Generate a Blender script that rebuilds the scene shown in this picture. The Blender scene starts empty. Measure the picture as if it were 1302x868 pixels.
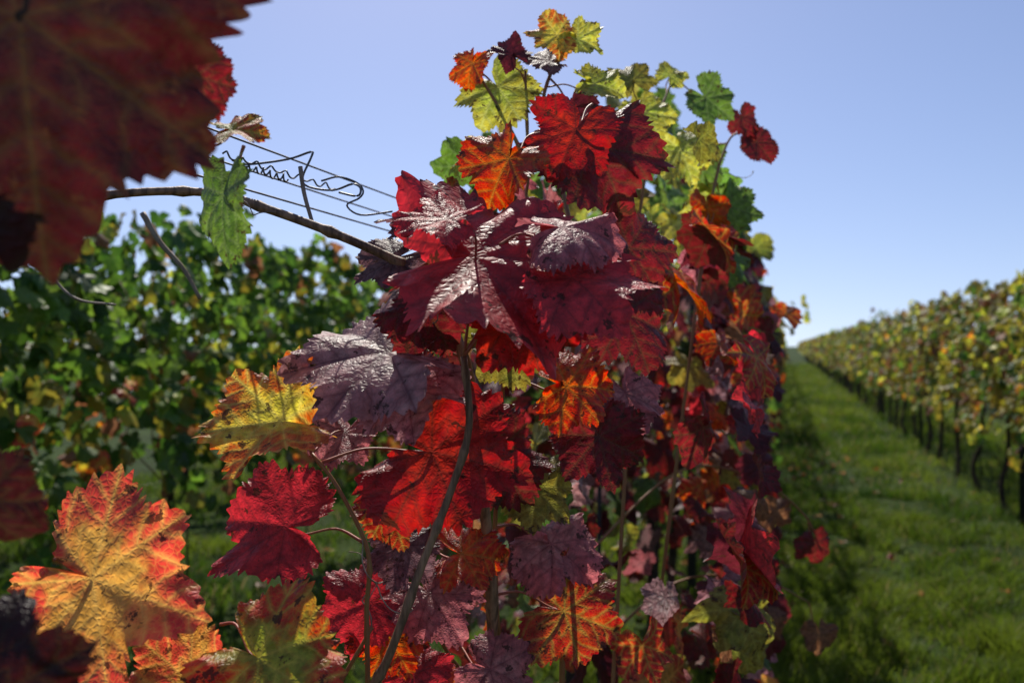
import bpy, math, random
import numpy as np
from mathutils import noise as mnoise, Vector
rng = np.random.default_rng(7)
random.seed(7)
scene = bpy.context.scene
R_DIR = np.array([math.sin(math.radians(17.2)), math.cos(math.radians(17.2)), 0.0])   # direction of the vine rows
R_LAT = np.array([R_DIR[1], -R_DIR[0], 0.0])                                          # to the right of the rows
UP = np.array([0, 0, 1.0])
SECF = 4.7

def empty(name):
    e = bpy.data.objects.new(name, None); scene.collection.objects.link(e); return e

# ------------------------------------------------------------------ node helpers
class NT:
    def __init__(s, mat):
        mat.use_nodes = True
        s.t = mat.node_tree; s.t.nodes.clear()
    def n(s, typ, **kw):
        nd = s.t.nodes.new(typ)
        for k, v in kw.items():
            if k.startswith('_'):
                nd.inputs[k[1:]].default_value = v
            else: setattr(nd, k, v)
        return nd
    def l(s, a, b): s.t.links.new(a, b)
    def math(s, op, a, b=None, c=None, clamp=False):
        nd = s.t.nodes.new('ShaderNodeMath'); nd.operation = op; nd.use_clamp = clamp
        for i, v in enumerate((a, b, c)):
            if v is None: continue
            if isinstance(v, (int, float)): nd.inputs[i].default_value = v
            else: s.l(v, nd.inputs[i])
        return nd.outputs[0]
    def ramp(s, v, a, b, c=0.0, d=1.0, smooth=True):
        nd = s.t.nodes.new('ShaderNodeMapRange')
        if smooth: nd.interpolation_type = 'SMOOTHSTEP'
        s.l(v, nd.inputs[0])
        for i, x in enumerate((a, b, c, d)): nd.inputs[i+1].default_value = x
        return nd.outputs[0]
    def mix(s, f, a, b, mode='MIX'):
        nd = s.t.nodes.new('ShaderNodeMix'); nd.data_type = 'RGBA'; nd.blend_type = mode
        for k, v in ((0, f), (6, a), (7, b)):
            if isinstance(v, (int, float)): nd.inputs[k].default_value = v
            elif isinstance(v, tuple): nd.inputs[k].default_value = (*v, 1)
            else: s.l(v, nd.inputs[k])
        return nd.outputs[2]
    def noise(s, vec, scale, detail=3, rough=.55):
        nd = s.t.nodes.new('ShaderNodeTexNoise')
        nd.inputs['Scale'].default_value = scale; nd.inputs['Detail'].default_value = detail
        nd.inputs['Roughness'].default_value = rough
        if vec is not None: s.l(vec, nd.inputs['Vector'])
        return nd.outputs['Fac']

# ------------------------------------------------------------------ leaf material
def leaf_material(name, fine=True, trans=.40):
    m = bpy.data.materials.new(name); t = NT(m)
    luv = t.n('ShaderNodeAttribute', attribute_name='luv').outputs['Vector']
    ab = t.n('ShaderNodeAttribute', attribute_name='ab').outputs['Vector']
    c1 = t.n('ShaderNodeAttribute', attribute_name='c1').outputs['Color']
    c2 = t.n('ShaderNodeAttribute', attribute_name='c2').outputs['Color']
    cv = t.n('ShaderNodeAttribute', attribute_name='cv').outputs['Color']
    sp = t.n('ShaderNodeSeparateXYZ'); t.l(ab, sp.inputs[0])
    a, b, s_ = sp.outputs
    hs = t.n('ShaderNodeHueSaturation', _Saturation=1.06, _Value=2.15)
    tr = t.n('ShaderNodeBsdfTranslucent')
    pb = t.n('ShaderNodeBsdfPrincipled'); pb.inputs['Specular IOR Level'].default_value = .46
    geo = t.n('ShaderNodeNewGeometry')
    if fine:
        n1 = t.noise(luv, 2.0, 4, .62)
        n2 = t.noise(luv, 7.0, 3, .58)
        f = t.math('ADD', t.math('MULTIPLY', t.math('SUBTRACT', s_, .52), 1.5), t.math('MULTIPLY', t.math('SUBTRACT', n1, .48), 5.5))
        f = t.math('ADD', f, .40, clamp=True)
        col = t.mix(f, c1, c2)
        bd = t.math('ADD', b, t.math('MULTIPLY', t.math('SUBTRACT', n2, .5), .014))
        main = t.ramp(bd, .002, .015, 1, 0)
        tt = t.math('SUBTRACT', a, t.math('MULTIPLY', b, .8))
        tt = t.math('ADD', t.math('MULTIPLY', tt, SECF), t.math('MULTIPLY', t.math('SUBTRACT', n1, .5), 1.5))
        sec = t.math('PINGPONG', tt, .5)
        secm = t.ramp(sec, .004, .040, .75, 0)
        vein = t.math('MAXIMUM', main, secm)
        near = t.math('MINIMUM', t.math('MULTIPLY', b, SECF), sec)
        nearm = t.ramp(near, 0, .28, .50, 0)
        wv = t.n('ShaderNodeVectorMath', operation='ADD'); 
        nzc = t.n('ShaderNodeTexNoise'); nzc.inputs['Scale'].default_value = 9; t.l(luv, nzc.inputs['Vector'])
        sc_ = t.n('ShaderNodeVectorMath', operation='SCALE'); t.l(nzc.outputs['Color'], sc_.inputs[0]); sc_.inputs['Scale'].default_value = .09
        t.l(luv, wv.inputs[0]); t.l(sc_.outputs[0], wv.inputs[1])
        vor = t.n('ShaderNodeTexVoronoi', feature='DISTANCE_TO_EDGE'); vor.inputs['Scale'].default_value = 19
        t.l(wv.outputs[0], vor.inputs['Vector'])
        tert = t.ramp(vor.outputs['Distance'], .0, .08, .36, 0)
        veinc = t.math('MAXIMUM', vein, tert)
        col = t.mix(nearm, col, cv)
        col = t.mix(t.math('MULTIPLY', veinc, .8), col, cv)
        mot = t.ramp(n2, .3, .7, .6, 1.22)
        vm = t.n('ShaderNodeVectorMath', operation='SCALE'); t.l(col, vm.inputs[0]); t.l(mot, vm.inputs['Scale'])
        col = vm.outputs[0]
        n3 = t.noise(luv, 5.0, 4, .68)
        spot = t.ramp(t.math('ADD', n3, t.math('MULTIPLY', s_, .09)), .66, .695, 0, .88)
        col = t.mix(spot, col, (.045, .018, .010))
        hb = t.ramp(near, 0, .35, 0, .7)
        hb = t.math('ADD', hb, t.ramp(vor.outputs['Distance'], 0, .3, 0, .45))
        hb = t.math('ADD', hb, t.math('MULTIPLY', n2, .8))
        bump = t.n('ShaderNodeBump', _Strength=.6, _Distance=.0014)
        t.l(hb, bump.inputs['Height'])
        t.l(bump.outputs[0], pb.inputs['Normal']); t.l(bump.outputs[0], tr.inputs['Normal'])
        t.l(t.ramp(n2, .3, .7, .44, .62), pb.inputs['Roughness'])
    else:
        n1 = t.noise(luv, 2.6, 2, .65)
        f = t.math('ADD', t.math('MULTIPLY', t.math('SUBTRACT', s_, .52), 1.5), t.math('MULTIPLY', t.math('SUBTRACT', n1, .48), 4.5))
        f = t.math('ADD', f, .35, clamp=True)
        col = t.mix(f, c1, c2)
        main = t.ramp(b, .0, .06, .6, 0)
        col = t.mix(main, col, cv)
        pb.inputs['Roughness'].default_value = .5; pb.inputs['Specular IOR Level'].default_value = .3
    under = t.mix(.30, col, (.22, .16, .11))
    colf = t.mix(geo.outputs['Backfacing'], col, under)
    t.l(colf, pb.inputs['Base Color'])
    t.l(col, hs.inputs['Color']); t.l(hs.outputs[0], tr.inputs['Color'])
    mx = t.n('ShaderNodeMixShader', _Fac=trans)
    t.l(pb.outputs[0], mx.inputs[1]); t.l(tr.outputs[0], mx.inputs[2])
    out = t.n('ShaderNodeOutputMaterial'); t.l(mx.outputs[0], out.inputs[0])
    return m
MAT_LEAF = leaf_material('grape_leaf')
MAT_LEAF_FAR = leaf_material('grape_leaf_distant', fine=False, trans=.40)

def simple_mat(name, c_a, c_b, scale=40, rough=.7, metal=0, stretch=(1, 1, 1), bump=.3, bdist=.002, spec=.4):
    m = bpy.data.materials.new(name); t = NT(m)
    tc = t.n('ShaderNodeTexCoord').outputs['Object']
    mp = t.n('ShaderNodeMapping'); mp.inputs['Scale'].default_value = stretch; t.l(tc, mp.inputs[0])
    nz = t.noise(mp.outputs[0], scale, 5, .65)
    col = t.mix(t.ramp(nz, .3, .7), c_a, c_b)
    pb = t.n('ShaderNodeBsdfPrincipled', _Roughness=rough, _Metallic=metal); t.l(col, pb.inputs['Base Color'])
    pb.inputs['Specular IOR Level'].default_value = spec
    bp = t.n('ShaderNodeBump', _Strength=bump, _Distance=bdist); t.l(nz, bp.inputs['Height']); t.l(bp.outputs[0], pb.inputs['Normal'])
    out = t.n('ShaderNodeOutputMaterial'); t.l(pb.outputs[0], out.inputs[0])
    return m
MAT_CANE = simple_mat('cane_bark', (.10, .05, .028), (.42, .23, .13), 160, .6, stretch=(1, 1, .15), bump=.8)
MAT_GREENCANE = simple_mat('young_cane', (.30, .18, .06), (.32, .11, .05), 60, .5, stretch=(1, 1, .3))
MAT_PETIOLE = simple_mat('petiole_skin', (.38, .055, .05), (.40, .18, .08), 50, .5)
MAT_TRUNK = simple_mat('old_vine_bark', (.02, .014, .010), (.09, .06, .04), 50, .9, stretch=(1, 1, .2), bump=1, bdist=.01)
MAT_WIRE = simple_mat('galvanised_wire', (.10, .10, .11), (.22, .22, .23), 80, .5, metal=.7)
MAT_STAKE = simple_mat('weathered_stake', (.012, .012, .014), (.04, .038, .035), 30, .7, bump=.5, bdist=.004)
MAT_TENDRIL = simple_mat('dry_tendril', (.20, .14, .10), (.40, .31, .24), 60, .6)

# ------------------------------------------------------------------ leaf template
def leaf_template(M, rings, seed, teeth=36, amp=.05):
    r_ = np.random.default_rng(seed)
    step = 2*math.pi/M
    th = -math.pi + step*np.arange(M)
    ctrl = [(0, 1.0), (27, .76), (50, .95), (78, .69), (104, .84), (131, .69), (152, .66), (170, .40), (180, .10)]
    def side(sd):
        cc = []
        for i, (an, v) in enumerate(ctrl):
            j = 0 if i in (0, 8) else r_.normal(0, .065)
            cc.append((math.radians(an), v+j))
        return cc
    cs = [side(0), side(1)]
    cs[1][0] = cs[0][0]
    r0 = np.zeros(M)
    for k, x in enumerate(th):
        cc = cs[0] if x < 0 else cs[1]
        ax = abs(x)
        for i in range(8):
            if cc[i][0] <= ax <= cc[i+1][0]+1e-6:
                u = (ax-cc[i][0])/(cc[i+1][0]-cc[i][0])
                p0, p1 = cc[i][1], cc[i+1][1]
                if p0 < p1: u = 1-u; p0, p1 = p1, p0
                w = .30*(1-math.sin(u*math.pi/2)) + .70*(1+math.cos(u*math.pi))/2
                r0[k] = p1+(p0-p1)*w
                break
    thw = th+.035*np.sin(th*7+seed)+.02*np.sin(th*17+seed*3)
    ph = (thw-thw.min())/(2*math.pi)*teeth
    p = ph-np.floor(ph)
    tamp = amp*(.3+1.4*r_.random(teeth+3))[np.clip(np.floor(ph).astype(int), 0, teeth+2)]
    tooth = ((1-np.abs(2*p-1))**1.0-.45)*tamp*np.clip(r0*1.3, .2, 1)
    # a torn bite or two out of the margin
    for _ in range(r_.integers(0, 3)):
        c = r_.uniform(-2.6, 2.6); tooth -= r_.uniform(.05, .14)*np.exp(-((th-c)/r_.uniform(.03, .07))**2)
    ss = (np.arange(1, rings+1)/rings)
    ss = ss**.9
    S, TH = np.meshgrid(ss, th, indexing='ij')
    tm = np.clip((S-.84)/.16, 0, 1); tm = tm*tm*(3-2*tm)
    RR = r0[None, :]*S + tooth[None, :]*tm
    x = RR*np.sin(TH); y = RR*np.cos(TH)
    X = np.concatenate([[0], x.ravel()]); Y = np.concatenate([[0], y.ravel()])
    SS = np.concatenate([[0], S.ravel()]); T = np.concatenate([[0], TH.ravel()])
    Rr = np.hypot(X, Y)
    mv = np.radians([0, 52, 104, 156, -52, -104, -156])
    d = np.min(np.abs(T[:, None]-mv[None, :]), axis=1)
    a = Rr*np.cos(d); b = Rr*np.sin(d)
    q = np.clip(b/.13, 0, 1); bub = q*q*(3-2*q)
    nxt = (np.arange(M)+1) % M
    i0 = 1+np.arange(M); i1 = 1+nxt
    tri = np.stack([np.zeros(M, int), i1, i0], 1)
    quads = []
    for r in range(rings-1):
        A = 1+r*M+np.arange(M); B = 1+r*M+nxt
        quads.append(np.stack([A, B, B+M, A+M], 1))
    quads = np.concatenate(quads) if quads else np.zeros((0, 4), int)
    return dict(X=X, Y=Y, S=SS, T=T, R=Rr, a=a, b=b, bub=bub, tri=tri, quads=quads)

HERO = [leaf_template(360, 24, s, 52, .075) for s in (1, 2, 3, 4, 5)]
MID = [leaf_template(90, 6, s, 22, .075) for s in (11, 12, 13, 14)]
LOW = [leaf_template(36, 3, s, 12, .09) for s in (21, 22, 23)]
FAR = [leaf_template(14, 2, s, 7, .05) for s in (31, 32)]

def mesh_from(name, V, loops, totals, mat, attrs=None, parent=None, smooth=True):
    me = bpy.data.meshes.new(name)
    me.vertices.add(len(V)); me.vertices.foreach_set('co', V.astype(np.float32).ravel())
    me.loops.add(len(loops)); me.loops.foreach_set('vertex_index', loops.astype(np.int32))
    me.polygons.add(len(totals))
    st = np.concatenate([[0], np.cumsum(totals)[:-1]])
    me.polygons.foreach_set('loop_start', st.astype(np.int32))
    me.update(calc_edges=True)
    me.polygons.foreach_set('use_smooth', np.full(len(totals), smooth))
    for k, (typ, arr) in (attrs or {}).items():
        at = me.attributes.new(k, typ, 'POINT')
        at.data.foreach_set('vector' if typ == 'FLOAT_VECTOR' else ('color' if typ == 'FLOAT_COLOR' else 'value'), arr.astype(np.float32).ravel())
    me.materials.append(mat)
    ob = bpy.data.objects.new(name, me); scene.collection.objects.link(ob)
    if parent: ob.parent = parent
    return ob

def norm(v): return v/np.maximum(np.linalg.norm(v, axis=-1, keepdims=True), 1e-9)

def build_leaves(name, tmpls, L, mat, parent):
    N = len(L['sc']); VV = []; LL = []; TT = []; A = {k: [] for k in ('luv', 'ab', 'c1', 'c2', 'cv')}
    off = 0
    which = rng.integers(0, len(tmpls), N)
    for ti, tp in enumerate(tmpls):
        idx = np.where(which == ti)[0]
        if len(idx) == 0: continue
        g = lambda k: L[k][idx][:, None]
        n = norm(L['n'][idx]); t = L['t'][idx]
        t = norm(t-(t*n).sum(1, keepdims=True)*n); x = np.cross(t, n)
        X, Y, Rr, S, T = (tp[k][None, :] for k in 'XYRST')
        ph = g('ph')
        z = g('bub')*tp['bub'][None, :]*(.3+.7*S) + g('fold')*np.sqrt(X*X+.003) \
            + g('wave')*S**2*(np.sin(3*T+ph)*.6+np.sin(5*T+ph*2.3)*.4+np.sin(11*T+ph*1.7)*.2*S**3+np.sin(19*T+ph*3.1)*.10*S**5) \
            + .25*g('wave')*np.sin(X*5+ph*3)*np.cos(Y*4.2+ph)*S*.5
        kx = g('kx'); ky = g('ky')
        kx = np.where(np.abs(kx) < .02, .02, kx); ky = np.where(np.abs(ky) < .02, .02, ky)
        lx = np.sin(kx*X)/kx + z*np.sin(kx*X); z1 = z*np.cos(kx*X)-(1-np.cos(kx*X))/kx
        ly = np.sin(ky*Y)/ky + z1*np.sin(ky*Y); z2 = z1*np.cos(ky*Y)-(1-np.cos(ky*Y))/ky
        sc = g('sc')
        P = L['pos'][idx][:, None, :] + sc[..., None]*(lx[..., None]*x[:, None, :]+ly[..., None]*t[:, None, :]+z2[..., None]*n[:, None, :])
        nv = X.shape[1]; k = len(idx)
        VV.append(P.reshape(-1, 3))
        offs = off+np.arange(k)[:, None, None]*nv
        LL.append((tp['tri'][None]+offs).ravel()); TT.append(np.full(k*len(tp['tri']), 3))
        LL.append((tp['quads'][None]+offs).ravel()); TT.append(np.full(k*len(tp['quads']), 4))
        one = np.ones((k, 1))
        A['luv'].append(np.stack([X*one, Y*one, (ph*7.3)*np.ones((1, nv))], -1).reshape(-1, 3))
        A['ab'].append(np.stack([tp['a'][None]*one, tp['b'][None]*one, S*one], -1).reshape(-1, 3))
        for c in ('c1', 'c2', 'cv'):
            cc = np.concatenate([L[c][idx], np.ones((k, 1))], 1)
            A[c].append(np.repeat(cc[:, None, :], nv, 1).reshape(-1, 4))
        off += nv*k
    at = {k: ('FLOAT_VECTOR' if k in ('luv', 'ab') else 'FLOAT_COLOR', np.concatenate(v)) for k, v in A.items()}
    return mesh_from(name, np.concatenate(VV), np.concatenate(LL), np.concatenate(TT), mat, at, parent)

# ------------------------------------------------------------------ colours (interior, margin, vein)
PAL = {
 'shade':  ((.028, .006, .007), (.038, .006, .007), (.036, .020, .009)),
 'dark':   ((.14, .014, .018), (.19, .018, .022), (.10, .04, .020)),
 'burg':   ((.075, .012, .020), (.11, .016, .024), (.09, .018, .020)),
 'red':    ((.50, .046, .032), (.40, .026, .028), (.18, .030, .020)),
 'redgrn': ((.48, .060, .030), (.40, .026, .028), (.38, .26, .055)),
 'scarlet':((.60, .090, .028), (.50, .032, .022), (.46, .20, .04)),
 'crimson':((.50, .046, .056), (.55, .050, .060), (.26, .032, .036)),
 'orange': ((.74, .38, .09), (.66, .085, .065), (.74, .44, .12)),
 'yelred': ((.64, .54, .07), (.62, .13, .04), (.72, .60, .13)),
 'yelgrn': ((.38, .46, .06), (.50, .44, .06), (.48, .50, .14)),
 'green':  ((.095, .180, .028), (.13, .215, .032), (.18, .25, .08)),
 'dgreen': ((.040, .098, .016), (.060, .12, .020), (.10, .15, .04)),
 'olive':  ((.18, .19, .03), (.23, .175, .03), (.30, .27, .06)),
 'grnred': ((.28, .32, .04), (.56, .060, .030), (.46, .42, .07)),
 'mauve':  ((.47, .32, .32), (.43, .22, .23), (.18, .07, .08)),
 'dmauve': ((.21, .130, .140), (.18, .085, .095), (.09, .04, .05)),
 'pinkmv': ((.48, .20, .20), (.46, .14, .15), (.26, .07, .08)),
 'brown':  ((.25, .12, .06), (.20, .080, .040), (.27, .14, .07)),
}

def pick_cols(weights_list):
    out = np.zeros((len(weights_list), 3, 3))
    for i, w in enumerate(weights_list):
        k = random.choices(list(w.keys()), list(w.values()))[0]
        if k == 'red' and rng.random() < .5: k = 'redgrn'
        out[i] = np.array(PAL[k])*rng.uniform(.70, 1.25)*rng.uniform(.92, 1.08, (1, 3))
    return out

def leafset(pos, n, t, sc, cols, curl=1.0, bub=.02):
    N = len(sc)
    return dict(pos=pos, n=n, t=t, sc=sc,
        kx=rng.normal(.35, .60, N)*curl, ky=rng.normal(.45, .60, N)*curl, fold=rng.normal(.08, .13, N)*curl,
        wave=rng.uniform(.06, .20, N)*curl, ph=rng.uniform(0, 30, N), bub=np.full(N, bub),
        c1=cols[:, 0], c2=cols[:, 1], cv=cols[:, 2])

# ------------------------------------------------------------------ tubes
class Tubes:
    def __init__(s): s.V = []; s.L = []; s.T = []; s.o = 0
    def add(s, pts, rad, sides=8, sub=6, nodes=None):
        pts = np.array(pts, float); n = len(pts)
        rad = np.broadcast_to(np.array(rad, float), (n,)) if np.ndim(rad) == 0 or len(np.atleast_1d(rad)) == n else np.linspace(rad[0], rad[1], n)
        if sub > 1 and n > 2:
            P = []; Q = []
            ext = np.vstack([2*pts[0]-pts[1], pts, 2*pts[-1]-pts[-2]])
            for i in range(n-1):
                p0, p1, p2, p3 = ext[i:i+4]
                for u in np.arange(sub)/sub:
                    P.append(.5*((2*p1)+(-p0+p2)*u+(2*p0-5*p1+4*p2-p3)*u*u+(-p0+3*p1-3*p2+p3)*u**3)); Q.append(rad[i]+(rad[i+1]-rad[i])*u)
            P.append(pts[-1]); Q.append(rad[-1]); pts = np.array(P); rad = np.array(Q); n = len(pts)
        tan = norm(np.gradient(pts, axis=0))
        rr = rad.copy()
        if nodes:
            L = np.concatenate([[0], np.cumsum(np.linalg.norm(np.diff(pts, axis=0), axis=1))])
            rr = rr*(1+.4*np.exp(-(((L/nodes) % 1-.5)/.07)**2))
        ref = np.array([1.0, 0, 0]) if abs(tan[0][0]) < .8 else np.array([0, 1.0, 0])
        u = norm(np.cross(tan, np.cross(ref, tan))); v = np.cross(tan, u)
        an = np.linspace(0, 2*math.pi, sides, endpoint=False)
        ring = pts[:, None]+rr[:, None, None]*(np.cos(an)[None, :, None]*u[:, None]+np.sin(an)[None, :, None]*v[:, None])
        s.V.append(ring.reshape(-1, 3))
        k = np.arange(sides); k2 = (k+1) % sides
        for i in range(n-1):
            s.L.append(np.stack([s.o+i*sides+k, s.o+i*sides+k2, s.o+(i+1)*sides+k2, s.o+(i+1)*sides+k], 1).ravel()); s.T.append(np.full(sides, 4))
        s.L.append(s.o+(n-1)*sides+k); s.T.append(np.array([sides])); s.L.append(s.o+k[::-1]); s.T.append(np.array([sides]))
        s.o += n*sides
    def make(s, name, mat, parent=None):
        return mesh_from(name, np.concatenate(s.V), np.concatenate(s.L), np.concatenate(s.T), mat, None, parent)

def rowpt(s, lat, z): return R_DIR*s+R_LAT*lat+UP*z

# ================================================================== NEAR VINE (hand-placed)
vine = empty('grapevine')
# x, y, z (metres), radius, tip angle in the xz plane, normal x, normal z, palette, kx, ky, fold
H = [
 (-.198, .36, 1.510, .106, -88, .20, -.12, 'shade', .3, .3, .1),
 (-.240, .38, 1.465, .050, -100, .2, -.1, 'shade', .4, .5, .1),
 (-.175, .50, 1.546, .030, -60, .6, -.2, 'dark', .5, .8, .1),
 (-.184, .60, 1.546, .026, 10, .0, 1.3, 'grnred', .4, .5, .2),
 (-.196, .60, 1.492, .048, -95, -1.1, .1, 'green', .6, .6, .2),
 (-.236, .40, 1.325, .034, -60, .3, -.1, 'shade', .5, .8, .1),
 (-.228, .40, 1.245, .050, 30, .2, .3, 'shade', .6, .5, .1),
 (-.276, .62, 1.232, .090, -20, -.1, .40, 'orange', .25, .35, .05),
 (-.165, .62, 1.175, .068, -35, -.1, .7, 'grnred', .3, .4, .2),
 (-.240, .63, 1.160, .050, 200, .1, .6, 'orange', .3, .4, .2),
 (-.204, .75, 1.250, .064, 165, -.1, .65, 'crimson', .2, .3, .25),
 (-.210, .75, 1.334, .070, 188, -.1, .75, 'yelred', .2, .2, .30),
 (-.125, .75, 1.392, .094, 192, -.15, 1.35, 'mauve', .4, .5, .10),
 (-.085, .73, 1.356, .060, -75, -.3, 1.0, 'mauve', .6, .3, .15),
 (-.004, .70, 1.470, .120, -8, -.05, 1.05, 'crimson', .4, .5, .05),
 (.052, .685, 1.492, .060, 5, .0, 1.6, 'pinkmv', .7, .6, .05),
 (.060, .665, 1.450, .068, -12, .0, 1.5, 'crimson', .8, .8, .05),
 (.010, .68, 1.420, .062, -70, .2, .5, 'red', .6, .7, .10),
 (-.060, .69, 1.500, .045, 160, .0, 1.4, 'crimson', .5, .5, .05),
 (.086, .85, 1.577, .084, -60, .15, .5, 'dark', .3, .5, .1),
 (.055, .82, 1.590, .055, -110, -.1, .3, 'red', .3, .5, .1),
 (-.008, .80, 1.560, .050, -115, -.3, .4, 'scarlet', .3, .5, .2),
 (-.079, .80, 1.517, .060, 175, .0, 1.3, 'dmauve', .5, .5, .1),
 (-.114, .80, 1.474, .042, -140, -.2, .9, 'dmauve', .5, .5, .1),
 (-.068, .76, 1.424, .052, -60, .1, .4, 'dark', .5, .5, .1),
 (-.001, .78, 1.393, .045, -80, .1, .7, 'olive', .5, .5, .1),
 (-.049, .74, 1.308, .086, -15, -.15, .45, 'red', .15, .35, .05),
 (.060, .80, 1.364, .050, 5, .1, .5, 'scarlet', .5, .5, .1),
 (.081, .80, 1.308, .052, -80, .1, .3, 'dark', .5, .5, .1),
 (.112, .85, 1.347, .048, -85, .3, .9, 'pinkmv', .5, .5, .1),
 (-.150, .78, 1.317, .040, -100, -.1, 1.0, 'pinkmv', .5, .5, .1),
 (-.107, .80, 1.247, .040, -70, -.1, .4, 'redgrn', .5, .5, .1),
 (-.100, .80, 1.212, .042, -100, .1, .8, 'dmauve', .5, .5, .1),
 (-.036, .80, 1.212, .042, -10, .0, .9, 'scarlet', .5, .5, .1),
 (.048, .85, 1.204, .058, -50, .1, 1.1, 'pinkmv', .5, .5, .1),
 (.062, .84, 1.145, .062, -20, .1, .3, 'redgrn', .5, .5, .1),
 (-.139, .80, 1.166, .052, 200, -.1, .5, 'crimson', .3, .3, .1),
 (-.068, .80, 1.169, .055, -60, -.1, 1.0, 'pinkmv', .5, .5, .1),
 (-.107, .80, 1.132, .042, -60, .1, .4, 'scarlet', .5, .5, .1),
 (-.082, .80, 1.100, .042, -40, .1, .6, 'crimson', .5, .5, .1),
 (-.010, .80, 1.105, .048, -30, .1, .9, 'pinkmv', .5, .5, .1),
 (-.178, .72, 1.122, .042, 170, .1, .6, 'crimson', .5, .5, .1),
 (-.008, .84, 1.286, .060, -60, .2, .3, 'dark', .5, .5, .1),
 (.029, .85, 1.257, .045, -50, .1, .7, 'olive', .5, .5, .1),
 (.120, .90, 1.420, .065, -70, .4, .3, 'dark', .5, .5, .1),
 (.130, .92, 1.490, .065, -50, .4, .3, 'dark', .5, .5, .1),
 # crown of shoots
 (-.010, 1.0, 1.684, .058, -60, -.2, .4, 'yelgrn', .3, .4, .1),
 (-.047, 1.0, 1.712, .034, -110, -.6, .3, 'scarlet', .3, .6, .1),
 (.043, 1.0, 1.752, .038, 170, .1, .5, 'yelred', .3, .4, .1),
 (.081, 1.0, 1.744, .034, -20, .1, .5, 'yelgrn', .3, .4, .1),
 (.035, 1.0, 1.722, .034, 180, .2, 1.2, 'dmauve', .3, .4, .1),
 (-.005, .98, 1.726, .030, 120, .2, .6, 'burg', .3, .4, .1),
 (.101, 1.0, 1.694, .040, -10, .1, .8, 'yelgrn', .3, .4, .1),
 (.070, 1.0, 1.660, .045, -80, .1, .3, 'burg', .3, .4, .1),
 (.235, 1.3, 1.800, .030, 60, .1, .5, 'yelgrn', .3, .4, .1),
 (.293, 1.3, 1.757, .052, -40, .2, .3, 'green', .3, .4, .1),
 (.365, 1.4, 1.753, .040, -80, .4, .3, 'dark', .3, .4, .1),
 (.392, 1.4, 1.715, .042, -50, .3, .3, 'dark', .3, .4, .1),
 (.185, 1.2, 1.709, .050, -70, .1, .6, 'yelgrn', .3, .4, .1),
 (.233, 1.2, 1.655, .055, -70, .1, .4, 'yelgrn', .3, .4, .1),
 (.355, 1.4, 1.617, .055, -20, .3, .3, 'green', .3, .4, .1),
 (.160, 1.2, 1.765, .040, 100, .1, .6, 'olive', .3, .4, .1),
 (.300, 1.4, 1.690, .060, -90, .3, .3, 'green', .3, .4, .1),
 # dry leaves hanging out over the lane
 (.505, 1.70, 1.075, .045, -100, .6, .1, 'brown', .9, .9, .3),
 (.580, 1.70, 1.015, .045, -85, .3, .1, 'dark', .9, .8, .3),
 (.489, 1.70, .860, .050, -95, .4, .2, 'brown', 1.0, .8, .3),
 (.594, 1.72, .835, .045, -90, .4, .2, 'brown', 1.0, .8, .3),
 (.470, 1.65, .960, .050, -70, .4, .2, 'dark', .8, .8, .3),
 (.445, 1.60, 1.18, .045, -70, .4, .2, 'burg', .8, .8, .3),
]
N = len(H)
pos = np.zeros((N, 3)); nn = np.zeros((N, 3)); tt = np.zeros((N, 3)); sc = np.zeros(N); cols = np.zeros((N, 3, 3))
for i, h in enumerate(H):
    a = math.radians(h[4]); t = np.array([math.cos(a), 0, math.sin(a)]); n = norm(np.array([h[5], -1.0, h[6]]))
    t = norm(t-np.dot(t, n)*n)
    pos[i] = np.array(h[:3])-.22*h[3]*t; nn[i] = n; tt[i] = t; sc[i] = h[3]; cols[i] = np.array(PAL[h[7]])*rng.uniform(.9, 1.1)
L = leafset(pos, nn, tt, sc, cols, 1.0, .028)
L['kx'] = np.array([h[8] for h in H])+rng.normal(0, .25, N); L['ky'] = np.array([h[9] for h in H])+rng.normal(0, .25, N)
L['fold'] = np.array([h[10] for h in H]); L['wave'] = rng.uniform(.10, .24, N)
build_leaves('leaves', HERO, L, MAT_LEAF, vine)

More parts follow.
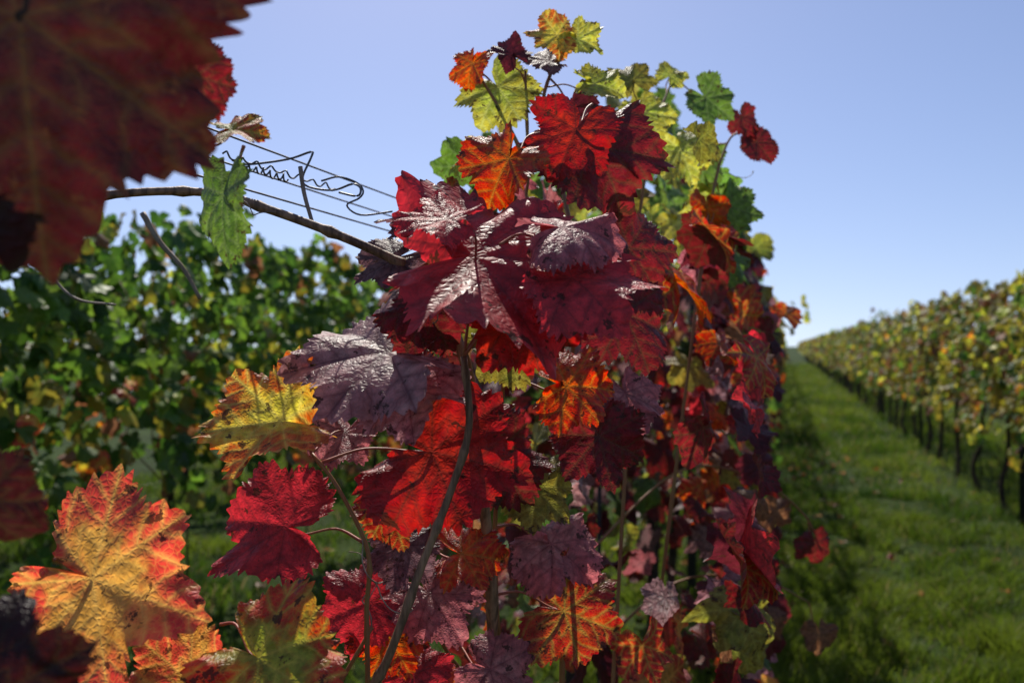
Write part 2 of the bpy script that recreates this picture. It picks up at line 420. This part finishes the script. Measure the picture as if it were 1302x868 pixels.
canes = Tubes(); young = Tubes(); pet = Tubes(); tend = Tubes()
caneA = [(-.25, .92, .55), (-.20, .85, .80), (-.15, .76, .97), (-.119, .71, 1.106), (-.0965, .70, 1.157), (-.071, .70, 1.2275), (-.0486, .70, 1.285), (-.034, .70, 1.336), (-.038, .70, 1.392)]
canes.add(caneA, np.linspace(.0042, .0027, len(caneA)), 10, 8, nodes=.062)
caneB = [(-.45, .72, 1.50), (-.34, .76, 1.53), (-.27, .80, 1.538), (-.228, .80, 1.526), (-.164, .80, 1.503), (-.107, .80, 1.478), (-.089, .80, 1.464), (-.068, .79, 1.439), (-.042, .78, 1.389), (-.03, .80, 1.30), (-.02, .86, 1.1), (-.06, .95, .8), (-.10, 1.0, .55)]
canes.add(caneB, np.linspace(.0034, .0058, len(caneB)), 10, 8, nodes=.07)
shoots = [
 [(-.15, .80, .9), (-.122, .75, 1.05), (-.12, .74, 1.119), (-.121, .74, 1.18), (-.12, .74, 1.229), (-.145, .74, 1.282), (-.168, .745, 1.310)],
 [(-.015, .86, .9), (-.013, .86, 1.096), (-.017, .86, 1.208), (-.01, .84, 1.33), (-.005, .80, 1.44)],
 [(.05, .95, .9), (.052, .9, 1.15), (.050, .9, 1.305), (.062, .9, 1.40), (.066, .92, 1.52), (.02, 1.0, 1.56), (.0186, 1.0, 1.60), (.015, 1.0, 1.71)],
 [(.066, .92, 1.50), (.05, .98, 1.60), (.035, 1.0, 1.675), (.056, 1.0, 1.735), (.06, 1.0, 1.75)],
 [(.02, 1.0, 1.60), (-.01, 1.0, 1.66), (-.04, 1.0, 1.71)],
 [(.12, 1.1, .9), (.15, 1.15, 1.3), (.17, 1.2, 1.55), (.2, 1.25, 1.70), (.235, 1.3, 1.79)],
 [(.2, 1.3, .9), (.25, 1.3, 1.3), (.30, 1.35, 1.6), (.34, 1.4, 1.72), (.37, 1.4, 1.74)],
 [(-.185, .78, .95), (-.16, .76, 1.08), (-.12, .76, 1.16)],
 [(.09, .9, .8), (.02, .88, 1.0), (-.06, .86, 1.10), (-.10, .84, 1.2)],
 [(-.45, .72, 1.50), (-.36, .5, 1.56), (-.27, .40, 1.59), (-.2, .36, 1.61)],
 [(.08, 1.5, 1.0), (.30, 1.62, 1.17), (.46, 1.68, 1.15), (.56, 1.72, 1.08), (.59, 1.72, 1.03)],
 [(.10, 1.5, .85), (.30, 1.62, .97), (.48, 1.70, .95), (.58, 1.74, .90)],
]
for sh in shoots: young.add(sh, np.linspace(.0026, .0015, len(sh)), 8, 6, nodes=.05)
dens = []
for c in [caneA, caneB]+shoots:
    c = np.array(c)
    for i in range(len(c)-1):
        for u in np.linspace(0, 1, 8): dens.append(c[i]*(1-u)+c[i+1]*u)
dens = np.array(dens)
for i in range(N):
    J = pos[i]; tgt = J-tt[i]*sc[i]*.9+np.array([0, .02, -.01])
    d = np.linalg.norm(dens-tgt, axis=1); j = np.argmin(d)
    E = dens[j] if np.linalg.norm(dens[j]-J) < .11 and i > 1 else J-tt[i]*.05+np.array([0, .03, -.01])
    ln = np.linalg.norm(E-J)
    m1 = J-tt[i]*.2*ln-nn[i]*.010
    m2 = (J+E)/2-tt[i]*.12*ln+np.array([0, .012, .004])
    pet.add([J-nn[i]*.001, m1, m2, E], np.array([.0012, .0011, .0011, .0015])*(1 if sc[i] > .04 else .75), 6, 5)
canes.make('old_canes', MAT_CANE, vine); young.make('shoots', MAT_GREENCANE, vine); pet.make('petioles', MAT_PETIOLE, vine)
tend.add([(-.309, .6, 1.472), (-.312, .6, 1.455), (-.306, .6, 1.441), (-.292, .6, 1.431), (-.268, .6, 1.428)], [.0013, .0007], 6, 6)
tend.add([(-.25, .6, 1.49), (-.238, .6, 1.470), (-.222, .6, 1.452), (-.211, .6, 1.432)], [.0022, .0012], 6, 6)
tend.add([(-.2006, .84, 1.570), (-.197, .84, 1.545), (-.188, .84, 1.513)], [.0022, .0018], 6, 4)
for k in range(9):
    b0 = dens[rng.integers(0, len(dens))]+0
    d0 = norm(rng.normal(size=3)*np.array([1, .4, .8])); pts = []
    for q in range(9):
        u = q/8; pts.append(b0+d0*.06*u+np.array([math.cos(u*9), math.sin(u*9)*.5, math.sin(u*9)])*.010*u)
    tend.add(pts, [.0007, .0004], 5, 3)
tend.make('tendrils', MAT_TENDRIL, vine)

# ================================================================== ROW FOLIAGE
def clump(p, f=2.2, seed=0): return mnoise.noise(Vector((p[0]*f+seed, p[1]*f, p[2]*f)))
def fill_row(name, parent, s0, s1, count, lat, half, z0, ztop, size, tm, mat, wfun, curl=1., gap=-.18, seed=0, latmin=None, sfun=None):
    pos = []; nn = []; tt = []; ws = []; sc = []
    tries = 0
    while len(pos) < count and tries < count*5:
        tries += 1
        s = rng.uniform(s0, s1)
        if sfun: s = s0+(s1-s0)*rng.random()**sfun
        top = ztop+.12*mnoise.noise(Vector((s*1.3+seed, lat, 3)))+.10*mnoise.noise(Vector((s*4+seed, lat, 9)))
        bot = z0+.12*mnoise.noise(Vector((s*1.7+seed, lat, 23)))
        z = bot+(top-bot)*rng.random()**.9+ (rng.exponential(.06) if rng.random() < .06 else 0)
        if rng.random() < .05: z = bot-rng.random()*.2
        side = 1 if rng.random() < .5 else -1
        q = min(1, (1-rng.random()**2.5)+.1)
        w = half*(1+.45*mnoise.noise(Vector((s*2+seed, z*2.3, side*5))))*(1 if z < top-.25 else .7)
        l = side*q*w
        p = rowpt(s, lat+l, z)
        if latmin is not None and lat+l < latmin: continue
        if clump(p, 3.0, seed) < gap and rng.random() < .85: continue
        n = R_LAT*side*(.9)+UP*rng.uniform(.0, .9)+R_DIR*rng.normal(0, .45)-R_DIR*.25+rng.normal(0, .25, 3)
        t = -UP*.9+R_LAT*side*.45+rng.normal(0, .5, 3)
        pos.append(p); nn.append(n); tt.append(t); sc.append(rng.uniform(*size)); ws.append(wfun(s, z, p))
    return build_leaves(name, tm, leafset(np.array(pos), np.array(nn), np.array(tt), np.array(sc), pick_cols(ws), curl), mat, parent)

def w_center(s, z, p):
    c = clump(p, 1.7, 40)
    if z > 1.74: return dict(green=3, yelgrn=2, olive=1.5, burg=.3)
    if z > 1.60+.12*c: return dict(green=2.4, yelgrn=1.6, olive=1.5, dark=1.0, scarlet=.3, burg=.5)
    if s < 2.2: return dict(dark=2.8, burg=1.8, red=2.0, scarlet=.7, crimson=.7, pinkmv=1.2, mauve=.8, dmauve=1.0, olive=1.4, brown=1.0, orange=.3, green=.8)
    g = min(1, max(0, (s-3)/6))
    return dict(dark=2.6*(1-.6*g), burg=2.8*(1-.6*g), red=.6*(1-.5*g), olive=1.1+2*g, dgreen=1.0+2*g, green=.7+1*g, brown=1.0, dmauve=.8, yelgrn=.2)
def w_left(s, z, p):
    c = clump(p, 1.2, 11)
    d = dict(dgreen=3.2, green=3.6, yelgrn=.35, olive=.9, brown=.2)
    if z < 1.25 and c > -.15: d.update(yelred=.7, orange=.5, brown=2.4, olive=2.6, yelgrn=.7)
    return d
def w_right(s, z, p):
    if mnoise.noise(Vector((s*.35+5, 0, 0))) > .46: return dict(dark=1.8, brown=1.8, red=.5, olive=1.4)
    return dict(olive=5.5, green=2.4, yelgrn=1.7, brown=1.7, dgreen=.7, yelred=.25)
def w_sprig(s, z, p): return dict(yelgrn=3, green=1.5)

row_c = empty('grapevine_row'); row_l = empty('grapevine_row'); row_r = empty('grapevine_row'); row_ll = empty('grapevine_row'); row_rr = empty('grapevine_row')
fill_row('leaves_near', row_c, .98, 2.0, 240, -.25, .20, .72, 1.70, (.034, .068), MID, MAT_LEAF, w_center, 1.3, -.20, 3, latmin=-.43)
fill_row('leaves_1', row_c, 1.9, 5.0, 1500, -.5, .38, .62, 1.98, (.036, .078), MID, MAT_LEAF, w_center, 1.3, -.20, 5)
fill_row('leaves_2', row_c, 5.0, 14.0, 2400, -.5, .34, .65, 2.02, (.045, .08), LOW, MAT_LEAF_FAR, w_center, 1.2, -.22, 5)
fill_row('leaves_3', row_c, 14.0, 110.0, 3800, -.5, .34, .65, 2.02, (.08, .13), FAR, MAT_LEAF_FAR, w_center, 1.0, -.4, 5, sfun=1.8)
fill_row('leaves_sprig', row_c, 7.4, 8.2, 26, .02, .20, 1.56, 1.80, (.03, .05), LOW, MAT_LEAF_FAR, w_sprig, 1.0, -.9, 5)
fill_row('leaves_1', row_l, 1.5, 8.0, 4000, -2.75, .34, .80, 1.98, (.040, .074), LOW, MAT_LEAF_FAR, w_left, 1.25, -.16, 15)
fill_row('leaves_2', row_l, -3, 1.5, 900, -2.75, .30, .75, 1.92, (.05, .085), FAR, MAT_LEAF_FAR, w_left, 1.1, -.3, 15)
fill_row('leaves_3', row_l, 8, 60, 3500, -2.75, .30, .75, 1.98, (.07, .11), FAR, MAT_LEAF_FAR, w_left, 1.1, -.3, 15, sfun=1.6)
fill_row('leaves_1', row_r, 4.0, 12.0, 4000, 1.75, .30, .87, 1.88, (.035, .066), LOW, MAT_LEAF_FAR, w_right, 1.2, -.20, 25)
fill_row('leaves_2', row_r, 12.0, 32.0, 4800, 1.75, .30, .85, 1.88, (.05, .08), FAR, MAT_LEAF_FAR, w_right, 1.1, -.3, 25)
fill_row('leaves_3', row_r, 32.0, 130.0, 4800, 1.75, .30, .82, 1.88, (.08, .13), FAR, MAT_LEAF_FAR, w_right, 1.0, -.4, 25, sfun=1.5)
fill_row('leaves_0', row_r, 0.5, 4.0, 900, 1.75, .30, .82, 1.84, (.05, .08), FAR, MAT_LEAF_FAR, w_right, 1.1, -.3, 25)
fill_row('leaves_1', row_ll, 1, 50.0, 4000, -4.95, .32, .75, 1.9, (.08, .12), FAR, MAT_LEAF_FAR, w_left, 1.0, -.4, 35, sfun=1.5)
fill_row('leaves_1', row_rr, 3, 90.0, 5000, 3.95, .32, .75, 1.80, (.08, .12), FAR, MAT_LEAF_FAR, w_right, 1.0, -.4, 45, sfun=1.5)

def row_wood(parent, lat, s0, s1, ztop, near_s, cane_from=-9):
    tr = Tubes(); st = Tubes(); cn = Tubes()
    s = s0; k = 0
    while s < s1:
        j = rng.normal(0, .06, 8)
        tr.add([rowpt(s, lat+j[0]*.3, -.03), rowpt(s+j[1]*.6, lat+j[2]*.5, .25), rowpt(s+j[3], lat+j[4]*.5, .5), rowpt(s+j[3]+j[5], lat+j[6]*.5, .85)], [.026, .016], 7, 4, nodes=.12)
        st.add([rowpt(s+.07, lat+.03, -.05), rowpt(s+.075, lat+.035, 1.25)], .0055, 6, 1)
        if k % 5 == 2: st.add([rowpt(s+.55, lat, -.05), rowpt(s+.55, lat, ztop-.08)], .026, 8, 1)
        if cane_from < s < near_s:
            for q in range(4):
                a = rng.normal(0, .08, 6); e = s+rng.uniform(-.4, .5)
                cn.add([rowpt(s+j[3], lat, .76), rowpt((s+e)/2, lat+a[0], 1.0), rowpt(e, lat+a[1], 1.4), rowpt(e+a[2], lat+a[3], ztop-.2+a[4])], [.0045, .002], 6, 4, nodes=.08)
        s += 1.1; k += 1
    tr.make('trunks', MAT_TRUNK, parent); st.make('stakes', MAT_STAKE, parent)
    if cn.V: cn.make('canes', MAT_CANE, parent)
row_wood(row_c, -.5, 2.2, 60, 1.8, 12, 2.3)
row_wood(row_l, -2.75, -2.0, 50, 1.9, 9)
row_wood(row_r, 1.75, -.48, 90, 1.8, 14)
row_wood(row_ll, -4.95, 1.0, 40, 1.9, 0)
row_wood(row_rr, 3.95, 3.0, 60, 1.8, 0)

# trellis wires
for lat, zs, wname in ((-.5, (.78, 1.550, 1.578, 1.592), 'c'), (-2.75, (.78, 1.2, 1.6), 'l'), (1.75, (.82, 1.2, 1.6), 'r')):
    w = Tubes()
    for i, z in enumerate(zs):
        dl = (.0, .018, -.014, .010)[i]
        w.add([rowpt(s, lat+dl, z-(.004*math.sin(s*.7+i))) for s in list(np.arange(-1.5, 6, .5))+list(np.arange(6, 90, 4))], .0011, 5, 1)
    if wname == 'c':
        w.add([(-.262, .83, 1.574), (-.251, .84, 1.572), (-.215, .85, 1.579), (-.193, .85, 1.586), (-.1925, .85, 1.581), (-.2006, .85, 1.562), (-.196, .85, 1.553), (-.174, .86, 1.551), (-.155, .86, 1.557), (-.147, .86, 1.553), (-.150, .86, 1.5455), (-.168, .86, 1.549)], .0011, 6, 5)
        w.add([(-.185, .86, 1.560), (-.168, .86, 1.564), (-.152, .87, 1.560), (-.146, .87, 1.552), (-.150, .87, 1.545), (-.162, .87, 1.538), (-.150, .88, 1.530), (-.12, .89, 1.535)], .0010, 6, 5)
        for c0, c1, turns, rad in (((-.262, .80, 1.574), (-.18, .90, 1.560), 8, .0024), ((-.245, .82, 1.566), (-.215, .85, 1.560), 6, .0030)):
            c0 = np.array(c0); c1 = np.array(c1); pts = []
            for q in range(turns*10):
                u = q/(turns*10-1); an = u*turns*2*math.pi
                pts.append(c0+(c1-c0)*u+np.array([.2*math.sin(an), math.cos(an), math.sin(an)])*rad*(1+.3*math.sin(u*23)))
            w.add(pts, .0009, 5, 1)
    w.make('trellis_wire', MAT_WIRE)

# ================================================================== GROUND + GRASS
gm = bpy.data.materials.new('soil_and_turf'); t = NT(gm)
tc = t.n('ShaderNodeTexCoord').outputs['Object']
n1 = t.noise(tc, .9, 6, .6); n2 = t.noise(tc, 14, 5, .7)
col = t.mix(t.ramp(n1, .35, .65), (.020, .038, .007), (.038, .068, .011))
col = t.mix(t.ramp(n2, .48, .72), col, (.045, .034, .018))
pb = t.n('ShaderNodeBsdfPrincipled', _Roughness=.95); t.l(col, pb.inputs['Base Color']); pb.inputs['Specular IOR Level'].default_value = .1
bp = t.n('ShaderNodeBump', _Strength=1, _Distance=.03); t.l(n2, bp.inputs['Height']); t.l(bp.outputs[0], pb.inputs['Normal'])
t.l(pb.outputs[0], t.n('ShaderNodeOutputMaterial').inputs[0])
g = 2500.0
mesh_from('ground', np.array([(-g, -g, 0), (g, -g, 0), (g, g, 0), (-g, g, 0)], float), np.arange(4), np.array([4]), gm, smooth=False)

gr = bpy.data.materials.new('grass_blade'); t = NT(gr)
gc = t.n('ShaderNodeAttribute', attribute_name='gc').outputs['Color']
pb = t.n('ShaderNodeBsdfPrincipled', _Roughness=.55); t.l(gc, pb.inputs['Base Color']); pb.inputs['Specular IOR Level'].default_value = .2
hs = t.n('ShaderNodeHueSaturation', _Saturation=1.05, _Value=1.7); t.l(gc, hs.inputs['Color'])
tr = t.n('ShaderNodeBsdfTranslucent'); t.l(hs.outputs[0], tr.inputs['Color'])
mx = t.n('ShaderNodeMixShader', _Fac=.42); t.l(pb.outputs[0], mx.inputs[1]); t.l(tr.outputs[0], mx.inputs[2])
t.l(mx.outputs[0], t.n('ShaderNodeOutputMaterial').inputs[0])

def vnoise(x, y, f, seed):
    r = np.random.default_rng(seed); G = r.random((256, 256))
    X = x*f+.7*y*f*.3; Y = y*f-.5*x*f*.3; xi = np.floor(X).astype(int); yi = np.floor(Y).astype(int); fx = X-xi; fy = Y-yi
    fx = fx*fx*(3-2*fx); fy = fy*fy*(3-2*fy)
    g = lambda a, b: G[a % 256, b % 256]
    return (g(xi, yi)*(1-fx)+g(xi+1, yi)*fx)*(1-fy)+(g(xi, yi+1)*(1-fx)+g(xi+1, yi+1)*fx)*fy
def grass(name, s0, s1, l0, l1, n, h, w, parent):
    u = rng.random(n)
    s = s0*(s1/s0)**u if s0 > .5 else s0+(s1-s0)*u
    lat = l0+(l1-l0)*rng.random(n)
    P = R_DIR[None]*s[:, None]+R_LAT[None]*lat[:, None]
    x, y = P[:, 0], P[:, 1]
    m1 = vnoise(x, y, 2.2, 1); m2 = vnoise(x, y, 6.5, 2); m3 = vnoise(x, y, .8, 3)
    dens = .4*m1+.6*m2
    keep = rng.random(n) < np.clip(.04+2.3*(dens-.24), .04, 1)
    for rl in (-.5, 1.75, -2.75):
        keep &= ~((np.abs(lat-rl) < .28) & (rng.random(n) < .55))
    P = P[keep]; s = s[keep]; m1 = m1[keep]; m2 = m2[keep]; m3 = m3[keep]; n = len(P)
    grow = np.clip(s/8, 1, 12)
    hh = h*(.1+1.4*m2**1.5+.9*m1**1.5)*rng.uniform(.6, 1.25, n)*np.clip(grow, 1, 1.8)
    ww = w*rng.uniform(.7, 1.4, n)*grow
    an = rng.uniform(0, 2*math.pi, n); side = np.stack([np.cos(an), np.sin(an), np.zeros(n)], 1)
    ln = rng.uniform(0, 2*math.pi, n); lean = np.stack([np.cos(ln), np.sin(ln), np.zeros(n)], 1)*(hh*rng.uniform(.2, 1.2, n))[:, None]
    H3 = np.stack([np.zeros(n), np.zeros(n), hh], 1)
    a = P-side*ww[:, None]/2; b = P+side*ww[:, None]/2
    mid = P+lean*.35+H3*.6; c = mid+side*ww[:, None]*.4; d = mid-side*ww[:, None]*.4; e = P+lean+H3
    V = np.stack([a, b, c, d, e], 1).reshape(-1, 3)
    o = (np.arange(n)*5)[:, None]
    q = (o+np.array([0, 1, 2, 3])).ravel(); tr_ = (o+np.array([3, 2, 4])).ravel()
    base = np.array([.050, .105, .011]); yel = np.array([.140, .185, .024]); dk = np.array([.015, .038, .006]); dry = np.array([.20, .16, .07])
    k = np.clip((m3*.6+m1*.7-.26)*1.4+rng.normal(0, .22, n), 0, 1)[:, None]
    col = base*(1-k)+yel*k; kk = np.clip(rng.normal(.15, .35, n)+(.5-m1)*1.1+(.45-m3)*.5, 0, 1)[:, None]; col = col*(1-kk)+dk*kk
    dr = rng.random(n) < .05; col[dr] = dry
    col = np.concatenate([col, np.ones((n, 1))], 1)
    return mesh_from(name, V, np.concatenate([q, tr_]), np.concatenate([np.full(n, 4), np.full(n, 3)]), gr, {'gc': ('FLOAT_COLOR', np.repeat(col, 5, 0))}, parent, smooth=False)
ge = empty('grass')
grass('blades_lane', 2.5, 9, -.9, 3.2, 170000, .072, .0055, ge)
grass('blades_lane_far', 9, 70, -.5, 3.4, 90000, .065, .006, ge)
grass('blades_left', 1.2, 12, -6.5, -.8, 110000, .08, .008, ge)
grass('blades_left_far', 12, 40, -6, -.8, 20000, .08, .008, ge)

nf = 700
s = rng.uniform(1.5, 16, nf); lt = np.where(rng.random(nf) < .7, rng.normal(-.4, .45, nf), rng.uniform(-5, 3, nf))
pp = R_DIR[None]*s[:, None]+R_LAT[None]*lt[:, None]+UP*rng.uniform(.02, .05, nf)[:, None]
fl = leafset(pp, UP[None]+rng.normal(0, .35, (nf, 3)), rng.normal(0, 1, (nf, 3)), rng.uniform(.03, .05, nf), pick_cols([dict(brown=4, dark=.8)]*nf), 1.5)
build_leaves('fallen_leaves', LOW, fl, MAT_LEAF_FAR, None)

# ================================================================== LIGHT, SKY, CAMERA
AZ = math.radians(-7); EL = math.radians(48)      # azimuth from +Y, clockwise positive
w = bpy.data.worlds.new('World'); scene.world = w; w.use_nodes = True
wt = w.node_tree; bg = wt.nodes['Background']
sky = wt.nodes.new('ShaderNodeTexSky'); sky.sky_type = 'NISHITA'; sky.sun_disc = False
sky.sun_elevation = EL; sky.sun_rotation = AZ; sky.air_density = 1.0; sky.dust_density = .5; sky.ozone_density = 3.0; sky.altitude = 300
wtc = wt.nodes.new('ShaderNodeTexCoord'); va = wt.nodes.new('ShaderNodeVectorMath'); va.operation = 'ADD'; va.inputs[1].default_value = (0, 0, .08)
vn = wt.nodes.new('ShaderNodeVectorMath'); vn.operation = 'NORMALIZE'
wt.links.new(wtc.outputs['Generated'], va.inputs[0]); wt.links.new(va.outputs[0], vn.inputs[0]); wt.links.new(vn.outputs[0], sky.inputs[0])
bg.inputs[1].default_value = .128
tint = wt.nodes.new('ShaderNodeMix'); tint.data_type = 'RGBA'; tint.blend_type = 'MULTIPLY'; tint.inputs[0].default_value = 1
wt.links.new(sky.outputs[0], tint.inputs[6]); tint.inputs[7].default_value = (1.03, .92, .96, 1); wt.links.new(tint.outputs[2], bg.inputs[0])
sd = bpy.data.lights.new('sun', 'SUN'); sd.energy = 5.0; sd.angle = math.radians(.5); sd.color = (1, .94, .84)
so = bpy.data.objects.new('sun', sd); scene.collection.objects.link(so)
D = Vector((math.sin(AZ)*math.cos(EL), math.cos(AZ)*math.cos(EL), math.sin(EL)))
so.rotation_euler = D.to_track_quat('Z', 'Y').to_euler(); so.location = (-5, 0, 8)

cd = bpy.data.cameras.new('camera'); cam = bpy.data.objects.new('camera', cd); scene.collection.objects.link(cam)
cam.location = (0, 0, 1.4); cam.rotation_euler = (math.radians(90.3), 0, 0)
cd.sensor_width = 36; cd.lens = 31.2; cd.clip_start = .02; cd.clip_end = 6000
cd.dof.use_dof = True; cd.dof.focus_distance = .77; cd.dof.aperture_fstop = 6.3
scene.camera = cam
scene.view_settings.view_transform = 'Standard'; scene.view_settings.look = 'None'; scene.view_settings.exposure = 0
